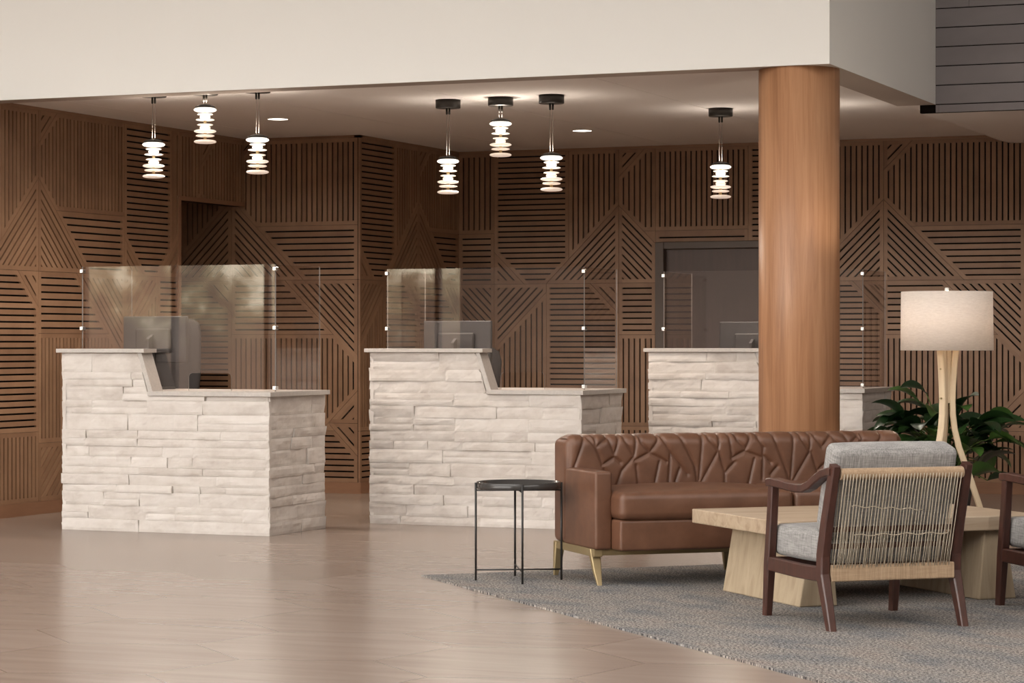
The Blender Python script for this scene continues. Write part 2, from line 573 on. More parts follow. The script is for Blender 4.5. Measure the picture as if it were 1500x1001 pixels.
def module(a, right_low='V'):
    """one repeat of the pattern round the axis a: (polygon, groove direction in degrees)"""
    T, B = PT, PB
    zb = 1.66
    P = [
        ([(a - .44, T), (a, T), (a, 2.30), (a - .44, 1.86)], 90),
        ([(a, T), (a, 2.53), (a + .23, T)], 45),
        ([(a, 2.53), (a, 2.30), (a + .215, 2.085), (a + HALF, 2.085), (a + HALF, T), (a + .23, T)], 90),
        ([(a + .215, 2.085), (a + .64, zb), (a + HALF, zb), (a + HALF, 2.085)], 0),
        ([(a, 2.30), (a - .64, zb), (a, zb)], 45),
        ([(a, 2.30), (a, zb), (a + .64, zb)], -45),
        ([(a - HALF, T), (a - HALF, 1.93), (a - .84, zb), (a - .64, zb), (a - .44, 1.86), (a - .44, T)], 0),
        ([(a - HALF, 1.93), (a - HALF, zb), (a - .84, zb)], -45),
        # lower storey
        ([(a - .64, zb), (a - .64, .565), (a, .565), (a, 1.41), (a - .25, zb)], 0),
        ([(a - .25, zb), (a, 1.41), (a, zb)], -45),
        ([(a - .64, .565), (a - .64, B), (a, B), (a, .565)], 90),
        ([(a, zb), (a, 1.235), (a + .90, 1.235), (a + .475, zb)], 0),
        ([(a, 1.235), (a, .485), (a + .795, .485), (a + HALF, .80), (a + HALF, 1.03), (a + .905, 1.235)], 90),
        ([(a + .475, zb), (a + HALF, 1.025), (a + HALF, zb)], -45),
        ([(a - HALF, zb), (a - HALF, 1.12), (a - .64, 1.59), (a - .64, zb)], 45),
        ([(a - HALF, 1.12), (a - HALF, .485), (a - .64, .485), (a - .64, 1.59)], 90),
        ([(a - HALF, .485), (a - HALF, B), (a - .64, B), (a - .64, .485)], 0),
    ]
    if right_low == 'H':      # a sideways chevron over horizontal boards
        P += [([(a + .855, .545), (a + HALF, .545), (a + HALF, .80)], 45),
              ([(a + .855, .545), (a + HALF, .29), (a + HALF, .545)], -45),
              ([(a + .795, .485), (a + .915, .485), (a + .855, .545)], 0),
              ([(a, .485), (a, B), (a + HALF, B), (a + HALF, .29), (a + .915, .485)], 0)]
    else:
        P += [([(a + .795, .485), (a + HALF, .485), (a + HALF, .80)], 45),
              ([(a, .485), (a, B), (a + HALF, B), (a + HALF, .485)], 45 if right_low == 'D' else 90)]
    out = []
    for p, g in P:
        if area(p) < 0: p = p[::-1]
        out.append((p, g))
    return out


def panelling(mb, fn, s0, s1, axes, low='V', hole=None, depth=0.016):
    """fn(s, z, t): t runs from the wood face (0) into the wall"""
    polys = []
    for a in axes:
        for p, g in module(a, low):
            p = clip(p, -1, 0, -s0); p = clip(p, 1, 0, s1) if len(p) > 2 else []
            if len(p) < 3 or area(p) < 2e-4: continue
            if hole:
                h0, h1, hz = hole
                rest = p
                for nx, ny, d in ((1, 0, h0), (-1, 0, -h1), (0, -1, -hz)):
                    q = clip(rest, nx, ny, d)
                    if len(q) > 2 and area(q) > 2e-4: polys.append((q, g))
                    rest = clip(rest, -nx, -ny, -d)
                    if len(rest) < 3: break
            else:
                polys.append((p, g))
    for p, g in polys:
        p = inset(p, 0.0012)
        if not p: continue
        inner = inset(p, 0.030)
        if not inner:
            mb.prism(p, fn, 0, depth, back=False); continue
        rest = p
        for nx, ny, d in edges_of(inner):
            q = clip(rest, -nx, -ny, -d)
            if len(q) > 2 and area(q) > 1e-6: mb.prism(q, fn, 0, depth, back=False)
            rest = clip(rest, nx, ny, d)
            if len(rest) < 3: break
        th = math.radians(g)
        nx, ny = -math.sin(th), math.cos(th)
        ts = [nx * x + ny * y for x, y in inner]
        t0, t1 = min(ts), max(ts)
        k = max(1, round((t1 - t0) / PITCH))
        gp = GROOVE
        pitch = (t1 - t0 + (PITCH - gp)) / k if k > 1 else (t1 - t0)
        t = t0
        # groove, slat, groove, ...
        pieces = []
        while t < t1 - 1e-6:
            a0 = t + gp; a1 = min(t + pitch, t1)
            if a0 < t1 - 1e-6: pieces.append((a0, a1))
            t += pitch
        for a0, a1 in pieces:
            q = clip(inner, -nx, -ny, -a0)
            if len(q) > 2: q = clip(q, nx, ny, a1)
            if len(q) > 2 and area(q) > 1e-6: mb.prism(q, fn, 0, depth, back=False)


def slat_wall(name, axis, plane, s0, s1, axes, low='V', hole=None, ext=(0, 0)):
    mb = MB()
    if axis == 'Y':
        fn = lambda s, z, t: (s, plane + t, z)
    else:
        fn = lambda s, z, t: (plane - t, s, z)
    panelling(mb, fn, s0, s1, axes, low, hole)
    # plain head board and the backing behind the grooves
    segs = [(s0, s1, PT, ZC + 0.02, 0, 0.05, 0)]
    b0, b1 = s0 - ext[0], s1 + ext[1]
    if hole:
        h0, h1, hz = hole
        segs += [(b0, h0, 0, ZC, 0.016, 0.10, 1), (h1, b1, 0, ZC, 0.016, 0.10, 1), (h0, h1, hz, ZC, 0.016, 0.10, 1)]
    else:
        segs += [(b0, b1, 0, ZC, 0.016, 0.10, 1)]
    for a, b, z0, z1, t0, t1, mi in segs:
        if b - a < 1e-3: continue
        if axis == 'Y': mb.box(a, b, plane + t0, plane + t1, z0, z1, mi)
        else: mb.box(plane - t1, plane - t0, a, b, z0, z1, mi)
    return mb.build(name, [M['slat'], M['felt']], weld=False, kind='structure')


DOOR = (-6.745, -5.50, 1.99)
slat_wall('wall_back', 'Y', W2Y, RTX + 0.0, -1.0, [-9.285, -7.065, -4.845, -2.625, -0.405], 'V', DOOR, (.12, 0))
slat_wall('wall_middle', 'Y', W1Y, -11.6, RTX - 0.0, [-11.85, -9.63], 'H', None, (0, -.017))
slat_wall('wall_return', 'X', RTX, W1Y, W2Y, [18.41], 'V', None, (-.001, .017))
HALLZ = 2.245
slat_wall('wall_left', 'X', LWX, 12.6, W1Y, [12.22, 14.44, 16.66], 'D', (16.335, W1Y + 1, HALLZ))

# corridor behind the doorway in the left wall
mb = MB()
mb.box(-11.7, LWX - 0.10, 16.25, 16.335 - 0.02, 0, ZC)
mb.box(-11.7, -11.6, 16.25, W1Y, 0, ZC)
mb.build('wall_corridor', M['base_wood'], kind='structure')

# baseboards
mb = MB(); mb.box(RTX, DOOR[0] - 0.0, W2Y - 0.006, W2Y + 0.03, 0, PB); mb.box(DOOR[1], -1.0, W2Y - 0.006, W2Y + 0.03, 0, PB)
mb.build('baseboard_back', M['base_wood'], kind='structure')
mb = MB(); mb.box(-11.6, RTX, W1Y - 0.006, W1Y + 0.03, 0, PB); mb.build('baseboard_middle', M['base_wood'], kind='structure')
mb = MB(); mb.box(RTX - 0.03, RTX + 0.006, W1Y, W2Y, 0, PB); mb.build('baseboard_return', M['base_wood'], kind='structure')
mb = MB(); mb.box(LWX - 0.03, LWX + 0.006, 12.6, 16.335, 0, PB); mb.build('baseboard_left', M['base_wood'], kind='structure')
# lining of the doorway
mb = MB()
mb.box(LWX - 0.11, LWX + 0.008, 16.31, 16.345, 0, HALLZ + 0.0)
mb.box(LWX - 0.11, LWX + 0.008, 16.31, W1Y, HALLZ - 0.0, HALLZ + 0.032)
mb.build('trim_1', M['base_wood'], kind='structure')

# dark door in the back wall
dr = thing('door_1', 'dark brown door in the slatted back wall behind the third desk', 'door', ((DOOR[0] + DOOR[1]) / 2, W2Y, 0))
dr['kind'] = 'structure'
hw = (DOOR[1] - DOOR[0]) / 2
mb = MB()
fw = 0.075
mb.box(-hw, -hw + fw, -0.012, 0.11, 0, DOOR[2]); mb.box(hw - fw, hw, -0.012, 0.11, 0, DOOR[2]); mb.box(-hw + fw, hw - fw, -0.012, 0.11, DOOR[2] - fw * .75, DOOR[2])
bevel(mb.build('door_frame', M['door_frame'], dr), 0.004)
mb = MB(); mb.box(-hw + fw, hw - fw, 0.05, 0.10, 0.005, DOOR[2] - fw * .75)
mb.build('door_panel', M['door_wood'], dr)
mb = MB(); mb.tube([(hw - fw - .09, .05, 1.0), (hw - fw - .09, -.01, 1.0), (hw - fw - .20, -.01, 1.0)], 0.009, 8)
mb.build('door_handle', M['chrome'], dr)

# ------------------------------------------------------------------ floor, ceilings, bulkhead, column
mb = MB(); mb.box(-22, 5, -3.2, 20, -0.1, 0)
mb.build('floor', M['floor'], kind='structure')

mb = MB()
xs = [-11.6, -10.35, -9.1, -7.85, -6.6, -5.35, -4.02]
y0, y1 = 13.86, W2Y + 0.1
for i in range(len(xs) - 1):
    mb.box(xs[i] + 0.0025, xs[i + 1] - 0.0025, y0, y1, ZC, ZC + 0.02)
mb.box(-11.6, -4.02, y0, y1, ZC + 0.02, ZC + 0.06)
# lower ceiling beyond the pod: sloping cove, then flat
mb.box(-4.02, -3.76, y0, 16.88, ZC, ZC + 0.06)
mb.prism([(-4.02, ZC), (-4.0, ZC - 0.012), (-3.93, ZC - 0.046), (-3.86, ZC - 0.064), (-3.80, ZC - 0.068), (-1.0, ZC - 0.068), (-1.0, ZC + .06), (-4.02, ZC + .06)],
         lambda a, b, t: (a, t, b), 16.9, W2Y + 0.1)
mb.build('ceiling', M['ceil'], kind='structure')

BY, BX = 13.67, -3.757
mb = MB()
mb.box(-22, BX, BY, BY + 0.18, 2.75, 5.9)
mb.box(BX - 0.26, BX, BY + 0.18, 16.3, 2.75, 5.9)
o = mb.build('bulkhead', M['white'], weld=False, kind='structure')

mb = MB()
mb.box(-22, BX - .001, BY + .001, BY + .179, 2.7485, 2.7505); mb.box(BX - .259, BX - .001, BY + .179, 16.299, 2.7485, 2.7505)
mb.build('soffit_shade_strip', M['soffit_shade'], kind='structure')  # thin sheets under the white bulkhead, its underside shade put into their colour
mb = MB()
z = 2.697
mb.box(-3.865, -1.0, 16.312, 16.36, z, 5.9, 1)  # backing for the boards; its bare left end paints a shadow in black
k = 0
while z < 5.9:
    zt = z + (0.056 if k == 0 else 0.127)
    # board ends staggered
    j = [-3.757, -3.735, -1.0] if k == 0 else ([-3.757, -3.535, -1.0] if k % 2 == 0 and k > 4 else [-3.757, -3.05 + 0.4 * ((k * 7) % 3), -1.0])
    for q in range(len(j) - 1):
        mb.box(j[q] + 0.001, j[q + 1] - 0.001, 16.30, 16.315, z, zt - 0.007, 0)
    z = zt; k += 1
mb.build('wall_upper', [M['siding'], M['felt']], weld=False, kind='structure')
mb = MB(); mb.box(-3.865, -1.0, 16.36, 16.9, 2.697, 2.77)
mb.build('trim_2', M['ceil'], kind='structure')

mb = MB(); mb.lathe([(0.233, 0), (0.233, 2.75)], seg=72)
col = mb.build('column', M['column'], kind='structure')
col.location = (-4.005, 13.915, 0)
for p in col.data.polygons: p.use_smooth = len(p.vertices) == 4

# shell of the lobby behind the camera: solid right and left walls, glazed rear wall
mb = MB(); mb.box(4.9, 5.0, -3, 20, 0, 6); mb.build('wall_right', M['white'], kind='structure')
mb = MB(); mb.box(-22, -9.63, BY + .02, BY + .17, 0, 2.76); mb.build('wall_front', M['white'], kind='structure')
mb = MB(); mb.box(-22, 5, 19.5, 20, 2.9, 6); mb.box(-1.0, 5, 19.3, 19.5, 0, 6); mb.build('wall_behind', M['siding'], kind='structure')
mb = MB(); mb.box(-22, -21.9, -3, 20, 0, 6); mb.build('wall_far_left', M['white'], kind='structure')
mb = MB(); mb.box(-22, 5, -3.1, 20, 5.9, 6.1); mb.build('ceiling_lobby', M['white'], kind='structure')
mb = MB(); mb.box(-4.5, 5, -3.1, -3, 0, 6); mb.box(-14.3, -4.5, -3.1, -3, 0, 2.5); mb.box(-22, -14.3, -3.1, -3, 0, .25); mb.box(-22, -4.5, -3.1, -3, 5.2, 6)
mb.build('wall_rear', M['ledge'], kind='structure')
mb = MB()
x = -21.9
while x < -4.5:
    mb.box(x - .035, x + .035, -3.08, -2.98, .25 if x < -14.3 else 2.5, 5.2); x += 1.45
mb.box(-21.9, -4.5, -3.08, -2.98, 2.5, 2.56); mb.box(-21.9, -4.5, -3.08, -2.98, 3.8, 3.86)
mb.build('window_1', M['door_frame'], kind='structure')

# ------------------------------------------------------------------ reception desks
DESKS = [(-7.155, 13.34, 0.605, 0.915), (-5.600, 14.55, 0.805, 0.690), (-4.120, 15.78, 0.80, 0.69)]
DW, DD = 1.462, 0.75


def stone_face(mb, fn, s0, s1, zlim, seed, end0=True, end1=True, res=0.02):
    """split-face ledgestone on one side; fn(s, z, out) -> 3-D; zlim(s) upper edge"""
    rnd = random.Random(seed)
    z = 0.0
    ztop = max(zlim(s0 + .01), zlim(s1 - .01))
    row = 0
    while z < ztop - 0.01:
        h = rnd.choice([0.045, 0.055, 0.065, 0.075, 0.085, 0.10])
        if ztop - (z + h) < 0.035: h = ztop - z
        s = s0
        while s < s1 - 1e-4:
            l = rnd.uniform(0.16, 0.62)
            if s1 - (s + l) < 0.09: l = s1 - s
            e = s + l
            split = [(z, h)]
            if h > 0.08 and rnd.random() < 0.35: split = [(z, h * .48), (z + h * .48, h * .52)]
            for zz, hh in split:
                off = rnd.uniform(-0.006, 0.008)
                tilt = rnd.uniform(-0.005, 0.005); tiltz = rnd.uniform(-0.003, 0.006)
                ns = max(2, int(l / res)); nz = max(3, int(hh / (res * .8)))
                g = 0.0006
                sd = Vector((rnd.uniform(0, 50), rnd.uniform(0, 50), rnd.uniform(0, 50)))
                v = []; f = []
                for i in range(ns + 1):
                    for j in range(nz + 1):
                        u, w = i / ns, j / nz
                        ss = s + g + (l - 2 * g) * u
                        zb_ = zz + g + (hh - 2 * g) * w
                        zl = zlim(ss)
                        if zb_ > zl - .001: zb_ = max(zz, zl - .001) if zz < zl else zl - .001
                        ed = min(1, min(u * l, (1 - u) * l, w * hh, (1 - w) * hh) / 0.012)
                        nn = noise.noise(Vector((ss * 9, zb_ * 16, 0)) + sd) * 0.006 + noise.noise(Vector((ss * 34, zb_ * 40, 3)) + sd) * 0.0025
                        out = 0.014 + off + tilt * (u - .5) * 2 + tiltz * (w - .5) * 2 + nn - (1 - ed) * 0.003
                        v.append(fn(ss, zb_, max(0.001, out)))
                base = len(v)
                for i in range(ns):
                    for j in range(nz):
                        f.append((i * (nz + 1) + j, (i + 1) * (nz + 1) + j, (i + 1) * (nz + 1) + j + 1, i * (nz + 1) + j + 1))
                # returns to the wall all round
                ring = [i * (nz + 1) for i in range(ns + 1)] + [ns * (nz + 1) + j for j in range(1, nz + 1)] + \
                       [i * (nz + 1) + nz for i in range(ns - 1, -1, -1)] + [j for j in range(nz - 1, 0, -1)]
                for q in ring:
                    i, j = divmod(q, nz + 1)
                    u, w = i / ns, j / nz
                    ss = s + g + (l - 2 * g) * u; zb_ = zz + g + (hh - 2 * g) * w
                    zl = zlim(ss)
                    if zb_ > zl - .001: zb_ = max(zz, zl - .001) if zz < zl else zl - .001
                    v.append(fn(ss, zb_, -0.012))
                n = len(ring)
                for q in range(n):
                    q2 = (q + 1) % n
                    f.append((ring[q], base + q, base + q2, ring[q2]))
                if min(p[2] for p in v) < zlim(s + l / 2) + .3 and zz < max(zlim(s), zlim(e)) - .004:
                    mb.add(v, f, 0, False)
            s = e
        z += h; row += 1
    return


def make_desk(i, X, Y, lw, slope_from, label):
    # local origin: front right corner on the floor, x to the left is negative, y into the room
    t = thing('reception_desk', label, 'reception desk', (X, Y, 0), 0, 'stone reception desks')
    xl = -DW
    zl, zh = 0.845, 1.110
    xs0 = xl + lw - 0.06      # top of the slope
    xs1 = xs0 + 0.080         # foot of the slope

    def zf(s):
        if s <= xs0: return zh
        if s >= xs1: return zl
        return zh + (zl - zh) * (s - xs0) / (xs1 - xs0)
    mb = MB()
    # core of the front wall, with the step
    mb.prism([(xl + .012, 0), (-.012, 0), (-.012, zl), (xs1, zl), (xs0, zh), (xl + .012, zh)], lambda a, b, q: (a, q, b), 0.012, 0.105)
    mb.box(-.10, -.012, .105, DD, 0, zl); mb.box(xl + .012, xl + .10, .105, DD, 0, zl)
    stone_face(mb, lambda s, z, o: (s, 0.012 - o, z), xl - .004, .004, zf, 11 + i * 7)
    stone_face(mb, lambda s, z, o: (-.012 + o, s, z), .0, DD, lambda s: zl, 40 + i * 5)
    stone_face(mb, lambda s, z, o: (xl + .012 - o, s, z), .0, DD, lambda s: zh if s < .105 else zl, 70 + i * 5)
    mb.build('stone_base', M['stone'], t, weld=False)
    mb = MB(); mb.box(xl - .032, xl + lw, -.028, .125, zh, zh + .025)
    bevel(mb.build('transaction_ledge', M['ledge'], t), 0.002)
    # sloping cap between the two heights
    mb = MB()
    mb.prism([(xs0 + .003, zh), (xs1 + .003, zl + .004), (xs1 + .034, zl + .012), (xs0 + .030, zh)], lambda a, b, q: (a, q, b), -.008, .118)
    mb.build('step_cap', M['ledge'], t)
    mb = MB(); mb.box(xs1 + .003, .024, -.024, .12, zl, zl + .028); mb.box(xl - .01, .024, .12, DD + .02, zl, zl + .028)
    bevel(mb.build('worktop', M['ledge'], t), 0.002)
    return t


desk_labels = ['left-hand white stone desk with narrow raised ledge, in front of the doorway',
               'middle white stone desk with wide raised ledge, behind the black tray table',
               'right-hand white stone desk partly hidden behind the round wooden column']
for i, (X, Y, lw, sf) in enumerate(DESKS):
    make_desk(i, X, Y, lw, sf, desk_labels[i])

# clear screens standing on the desks
scr_labels = ['clear glass screen on the left stone desk, reflecting greenery',
              'clear glass screen on the middle stone desk, over the wide ledge',
              'clear glass screen on the right stone desk, behind the wooden column']


def pane(mb, poly, fn, t0, t1):
    n = len(poly)
    v = [fn(a, b, t0) for a, b in poly] + [fn(a, b, t1) for a, b in poly]
    mb.add(v, [tuple(range(n)), tuple(range(2 * n - 1, n - 1, -1))], 0)
    mb.add(v, [(i, i + n, (i + 1) % n + n, (i + 1) % n) for i in range(n)], 1)


for i, (X, Y, lw, sf) in enumerate(DESKS):
    z0, z1 = 0.875, 1.652
    t = thing('glass_screen', scr_labels[i], 'glass screen', (X, Y, 0), 0, 'glass screens on the reception desks')
    yf = 0.135
    xl, xr = -DW + .055, -.032
    th = .006
    # front pane stands behind the ledge; pass-through slot cut in its lower edge
    cx1 = {0: -0.335, 1: -0.300, 2: -0.32}[i]; cx0 = cx1 - .30; cz = .985
    mb = MB()
    fnf = lambda a, b, q: (a, q, b)
    r = .025
    arc = [(cx1 - r + r * math.sin(k * PI / 10), cz - r + r * math.cos(k * PI / 10)) for k in range(6)]
    arc0 = [(cx0 + r - r * math.cos(k * PI / 10), cz - r + r * math.sin(k * PI / 10)) for k in range(6)]
    pane(mb, [(xl, z0), (cx0, z0)] + arc0 + arc + [(cx1, z0), (xr, z0), (xr, z1), (xl, z1)], fnf, yf, yf + th)
    mb.build('front_pane', [M['glass'], M['glass_edge']], t)
    for xx in (xr, xl):
        mb = MB()
        pane(mb, [(yf + th + .004, z0), (yf + .60, z0), (yf + .60, z1), (yf + th + .004, z1)], lambda a, b, q: (xx + q, a, b), -.003, .003)
        mb.build('side_pane', [M['glass'], M['glass_edge']], t)
        for zc in ((1.624, 1.263, .895)):
            mb = MB()
            sg = 1 if xx == xr else -1
            mb.box(xx - .012, xx + .012, yf - .010, yf + .026, zc - .012, zc + .012)
            bevel(mb.build('clip', M['chrome'], t), 0.003)

# monitors and chairs behind the screens
mon_labels = ['dark grey computer monitor seen from behind on the left desk', 'dark grey computer monitor seen from behind on the middle desk',
              'dark grey computer monitor on the right desk, mostly behind the column']
mon_at = [(-8.305, 13.93, 1.343, 0), (-6.70, 15.12, 1.318, 0), (-5.02, 16.33, 1.315, 0)]
for i, (x, y, zt, rz) in enumerate(mon_at):
    t = thing('computer_monitor', mon_labels[i], 'monitor', (x, y, .8735), math.radians([-4, 0, 0][i]), 'monitors on the desks')
    zt -= .8735
    mb = MB(); mb.rbox(-.245, .245, 0, .03, zt - .30, zt, .008, n=2)
    mb.build('screen', M['screen'], t)
    mb = MB(); mb.rbox(-.13, .13, -.03, .004, zt - .24, zt - .08, .012, n=2); mb.build('rear_housing', M['screen'], t)
    mb = MB(); mb.tube([(0, -.045, .012), (0, -.045, zt - .15), (0, -.02, zt - .15)], 1, flat=(.075, .022)); mb.build('stand', M['screen'], t)
    mb = MB(); mb.rbox(-.12, .12, -.12, .07, 0, .014, .006, n=2); mb.build('foot', M['screen'], t)


def office_chair(label, x, y, rz, top):
    t = thing('office_chair', label, 'chair', (x, y, 0), rz, 'office chairs behind the desks')
    mb = MB()
    # mesh back: tapered shield, slightly curved, facing away from the viewer
    prof = [(.52, .17), (.60, .20), (.75, .235), (.95, .262), (top - .10, .268), (top - .03, .25), (top, .20)]
    v = []; f = []
    nn = 9
    for z, w in prof:
        for k in range(nn):
            u = -1 + 2 * k / (nn - 1)
            v.append((u * w, .02 - .05 * (1 - u * u) + .10 * max(0, .7 - z) - .0, z))
    m_ = len(v)
    v += [(a, b + .03, z) for a, b, z in v]
    for i in range(len(prof) - 1):
        for k in range(nn - 1):
            q = (i * nn + k, i * nn + k + 1, (i + 1) * nn + k + 1, (i + 1) * nn + k)
            f.append(q); f.append(tuple(a + m_ for a in q[::-1]))
    bd = [k for k in range(nn)] + [i * nn + nn - 1 for i in range(1, len(prof))] + [(len(prof) - 1) * nn + k for k in range(nn - 2, -1, -1)] + \
         [i * nn for i in range(len(prof) - 2, 0, -1)]
    for q in range(len(bd)):
        a, b = bd[q], bd[(q + 1) % len(bd)]
        f.append((a, a + m_, b + m_, b))
    mb.add(v, f, 0, True)
    mb.build('backrest', M['chair_mesh'], t)
    mb = MB(); mb.rbox(-.25, .25, -.50, -.02, .44, .52, .03, (0, 0, .012), n=4); mb.build('seat', M['chair_mesh'], t)
    mb = MB(); mb.tube([(0, -.12, .43), (0, .04, .45), (0, .075, .58)], .022, 8); mb.build('back_bracket', M['black_metal'], t)
    mb = MB(); mb.lathe([(.03, .10), (.03, .28), (.02, .28), (.02, .44)], 0, -.25, 16); mb.build('gas_column', M['black_metal'], t)
    for s in (-1, 1):
        mb = MB(); mb.tube([(s * .24, -.2, .47), (s * .29, -.2, .48), (s * .29, -.2, .66)], .014, 8); mb.box(s * .29 - .035, s * .29 + .035, -.32, -.08, .66, .685)
        mb.build('armrest', M['black_metal'], t)
    for k in range(5):
        a = 2 * PI * k / 5 + .3
        ex, ey = .28 * math.cos(a), -.25 + .28 * math.sin(a)
        mb = MB(); mb.tube([(0, -.25, .115), (ex, ey, .075)], 1, flat=(.045, .03)); sp = mb.build('base_spoke', M['black_metal'], t)
        mb = MB()
        th = a + .5
        d = Vector((math.cos(th), math.sin(th), 0)) * .018
        mb.tube([(ex - d.x, ey - d.y, .028), (ex + d.x, ey + d.y, .028)], .028, 14)
        mb.build('caster', M['rubber'], sp)
    return t


office_chair('black office chair with a high back behind the left desk', -8.69, 14.72, math.radians(-8), 1.335)
office_chair('black office chair with a lower back behind the middle desk', -7.01, 15.92, math.radians(8), 1.14)

# ------------------------------------------------------------------ pendant lamps
stack = [(.004, .073, .0150), (.033, .051, .0065), (.050, .034, .0120), (.068, .060, .0065), (.100, .051, .0065), (.119, .035, .0130), (.141, .071, .0115), (.170, .060, .0080), (.208, .072, .0125)]
glow_i = [0, 1, 0, 1, 2, 2, 2, 3, 3]


def pendant(label, x, y, z_top, canopy_h):
    """z_top: top of the uppermost glass disc"""
    t = thing('pendant_lamp', label, 'pendant lamp', (x, y, ZC), 0, 'disc pendant lamps over the desks')
    zt = z_top - ZC
    mb = MB(); mb.lathe([(.001, -.0), (.083, -.0), (.083, -canopy_h + .003), (.080, -canopy_h), (.001, -canopy_h)], seg=40); mb.build('canopy', M['canopy'], t)
    for s in (-1, 1):
        mb = MB(); mb.lathe([(.007, -canopy_h), (.007, -canopy_h - .038), (.004, -canopy_h - .042)], s * .0095, 0, 10); mb.build('socket', M['canopy'], t)
        mb = MB(); mb.tube([(s * .0095, 0, -canopy_h - .04), (s * .0095, 0, zt + .010)], .0012, 6); mb.build('wire', M['wire'], t)
    mb = MB(); mb.lathe([(.012, zt + .020), (.045, zt + .012), (.064, zt + .002), (.066, zt - .004)], seg=32); mb.build('cap', M['canopy'], t)
    core = MB(); core.lathe([(.010, zt - .006), (.010, zt - .22)], seg=16); core.build('rod', M['brass'], t)
    for (dz, r, h), g in zip(stack, glow_i):
        mb = MB()
        zc = zt - .014 - dz
        prof = [(r * math.sin(a) if 0 < q < 10 else .002, zc + h * math.cos(a)) for q in range(11) for a in [PI * q / 10]]
        prof = [(.002, zc + h)] + [(r * max(.03, math.sin(PI * q / 12)) ** .55, zc + h * math.cos(PI * q / 12)) for q in range(1, 12)] + [(.002, zc - h)]
        mb.lathe(prof, seg=36)
        mb.build('disc', M['glow'][g], t)
    for nm, dz, up, pw in (('uplight', .026, PI, 1.0), ('downward_glow', -.245, 0, 11.0)):
        l = bpy.data.lights.new(nm, 'AREA'); l.shape = 'DISK'; l.size = .09; l.energy = pw; l.color = (1, .88, .76)
        o = bpy.data.objects.new('pendant_' + nm, l); COL.objects.link(o); o.location = (x, y, z_top + dz); o.rotation_euler = (up, 0, 0)
    return t


def px(x, y, d):          # pixel and depth -> building point
    a = (x - 750) / F * d
    p = W(a, d); p.z = H - (y - 500.5) / F * d
    return p


PEND = [(-8.335, 13.97, 208, .020, 'pendant lamp hanging leftmost, over the left end of the left stone desk'),
        (-7.955, 13.97, 157, .020, 'highest pendant lamp of the trio over the left stone desk'),
        (-7.575, 13.97, 201, .020, 'pendant lamp over the left desk, nearest the left ceiling downlight'),
        (-6.738, 15.06, 232.5, .055, 'lowest pendant lamp of the trio over the middle desk, above its monitor'),
        (-6.352, 15.04, 177.5, .055, 'highest pendant lamp of the trio over the middle stone desk'),
        (-5.985, 15.02, 227.5, .055, 'pendant lamp over the middle desk, nearest the right ceiling downlight'),
        (-5.257, 16.33, 241, .055, 'single pendant lamp beside the wooden column, above the dark door'),
        (-4.495, 16.29, 237, .055, 'pendant lamp over the right desk, just peeping out right of the wooden column')]
for x, y, ypx, ch, lab in PEND:
    d = -s_ * x + c_ * y
    zt = H - (ypx - 500.5) / F * d
    pendant(lab, x, y, zt, ch)

# ceiling downlights
for x, y, lab in [(-8.431, 15.853, 'round ceiling downlight between the left pendant lamps and the back wall'),
                  (-6.766, 17.611, 'round ceiling downlight to the right of the middle pendant trio')]:
    t = thing('ceiling_downlight', lab, 'downlight', (x, y, ZC), 0, 'recessed ceiling downlights')
    mb = MB(); mb.lathe([(.082, 0), (.082, -.004), (.074, -.006), (.072, -.001)], seg=36, close=False); mb.build('trim_ring', M['finial'], t)
    mb = MB(); mb.lathe([(.001, -.003), (.073, -.003), (.073, -.0005), (.001, -.0005)], seg=36); mb.build('lens', M['down'], t)

# ------------------------------------------------------------------ rug
A = Vector((-5.229, 11.358, 0))
ra = math.radians(-46.1)
e1 = Vector((math.cos(ra), math.sin(ra), 0)); e2 = Vector((-e1.y, e1.x, 0))
mb = MB()
mb.box(0, 6.2, 0, 4.6, 0.0, .008)
o = mb.build('rug', M['rug'])
o.location = A; o.rotation_euler = (0, 0, ra)
tag(o, 'mottled grey carpet rug under the sofa, table and armchairs', 'rug')
RZ = .008


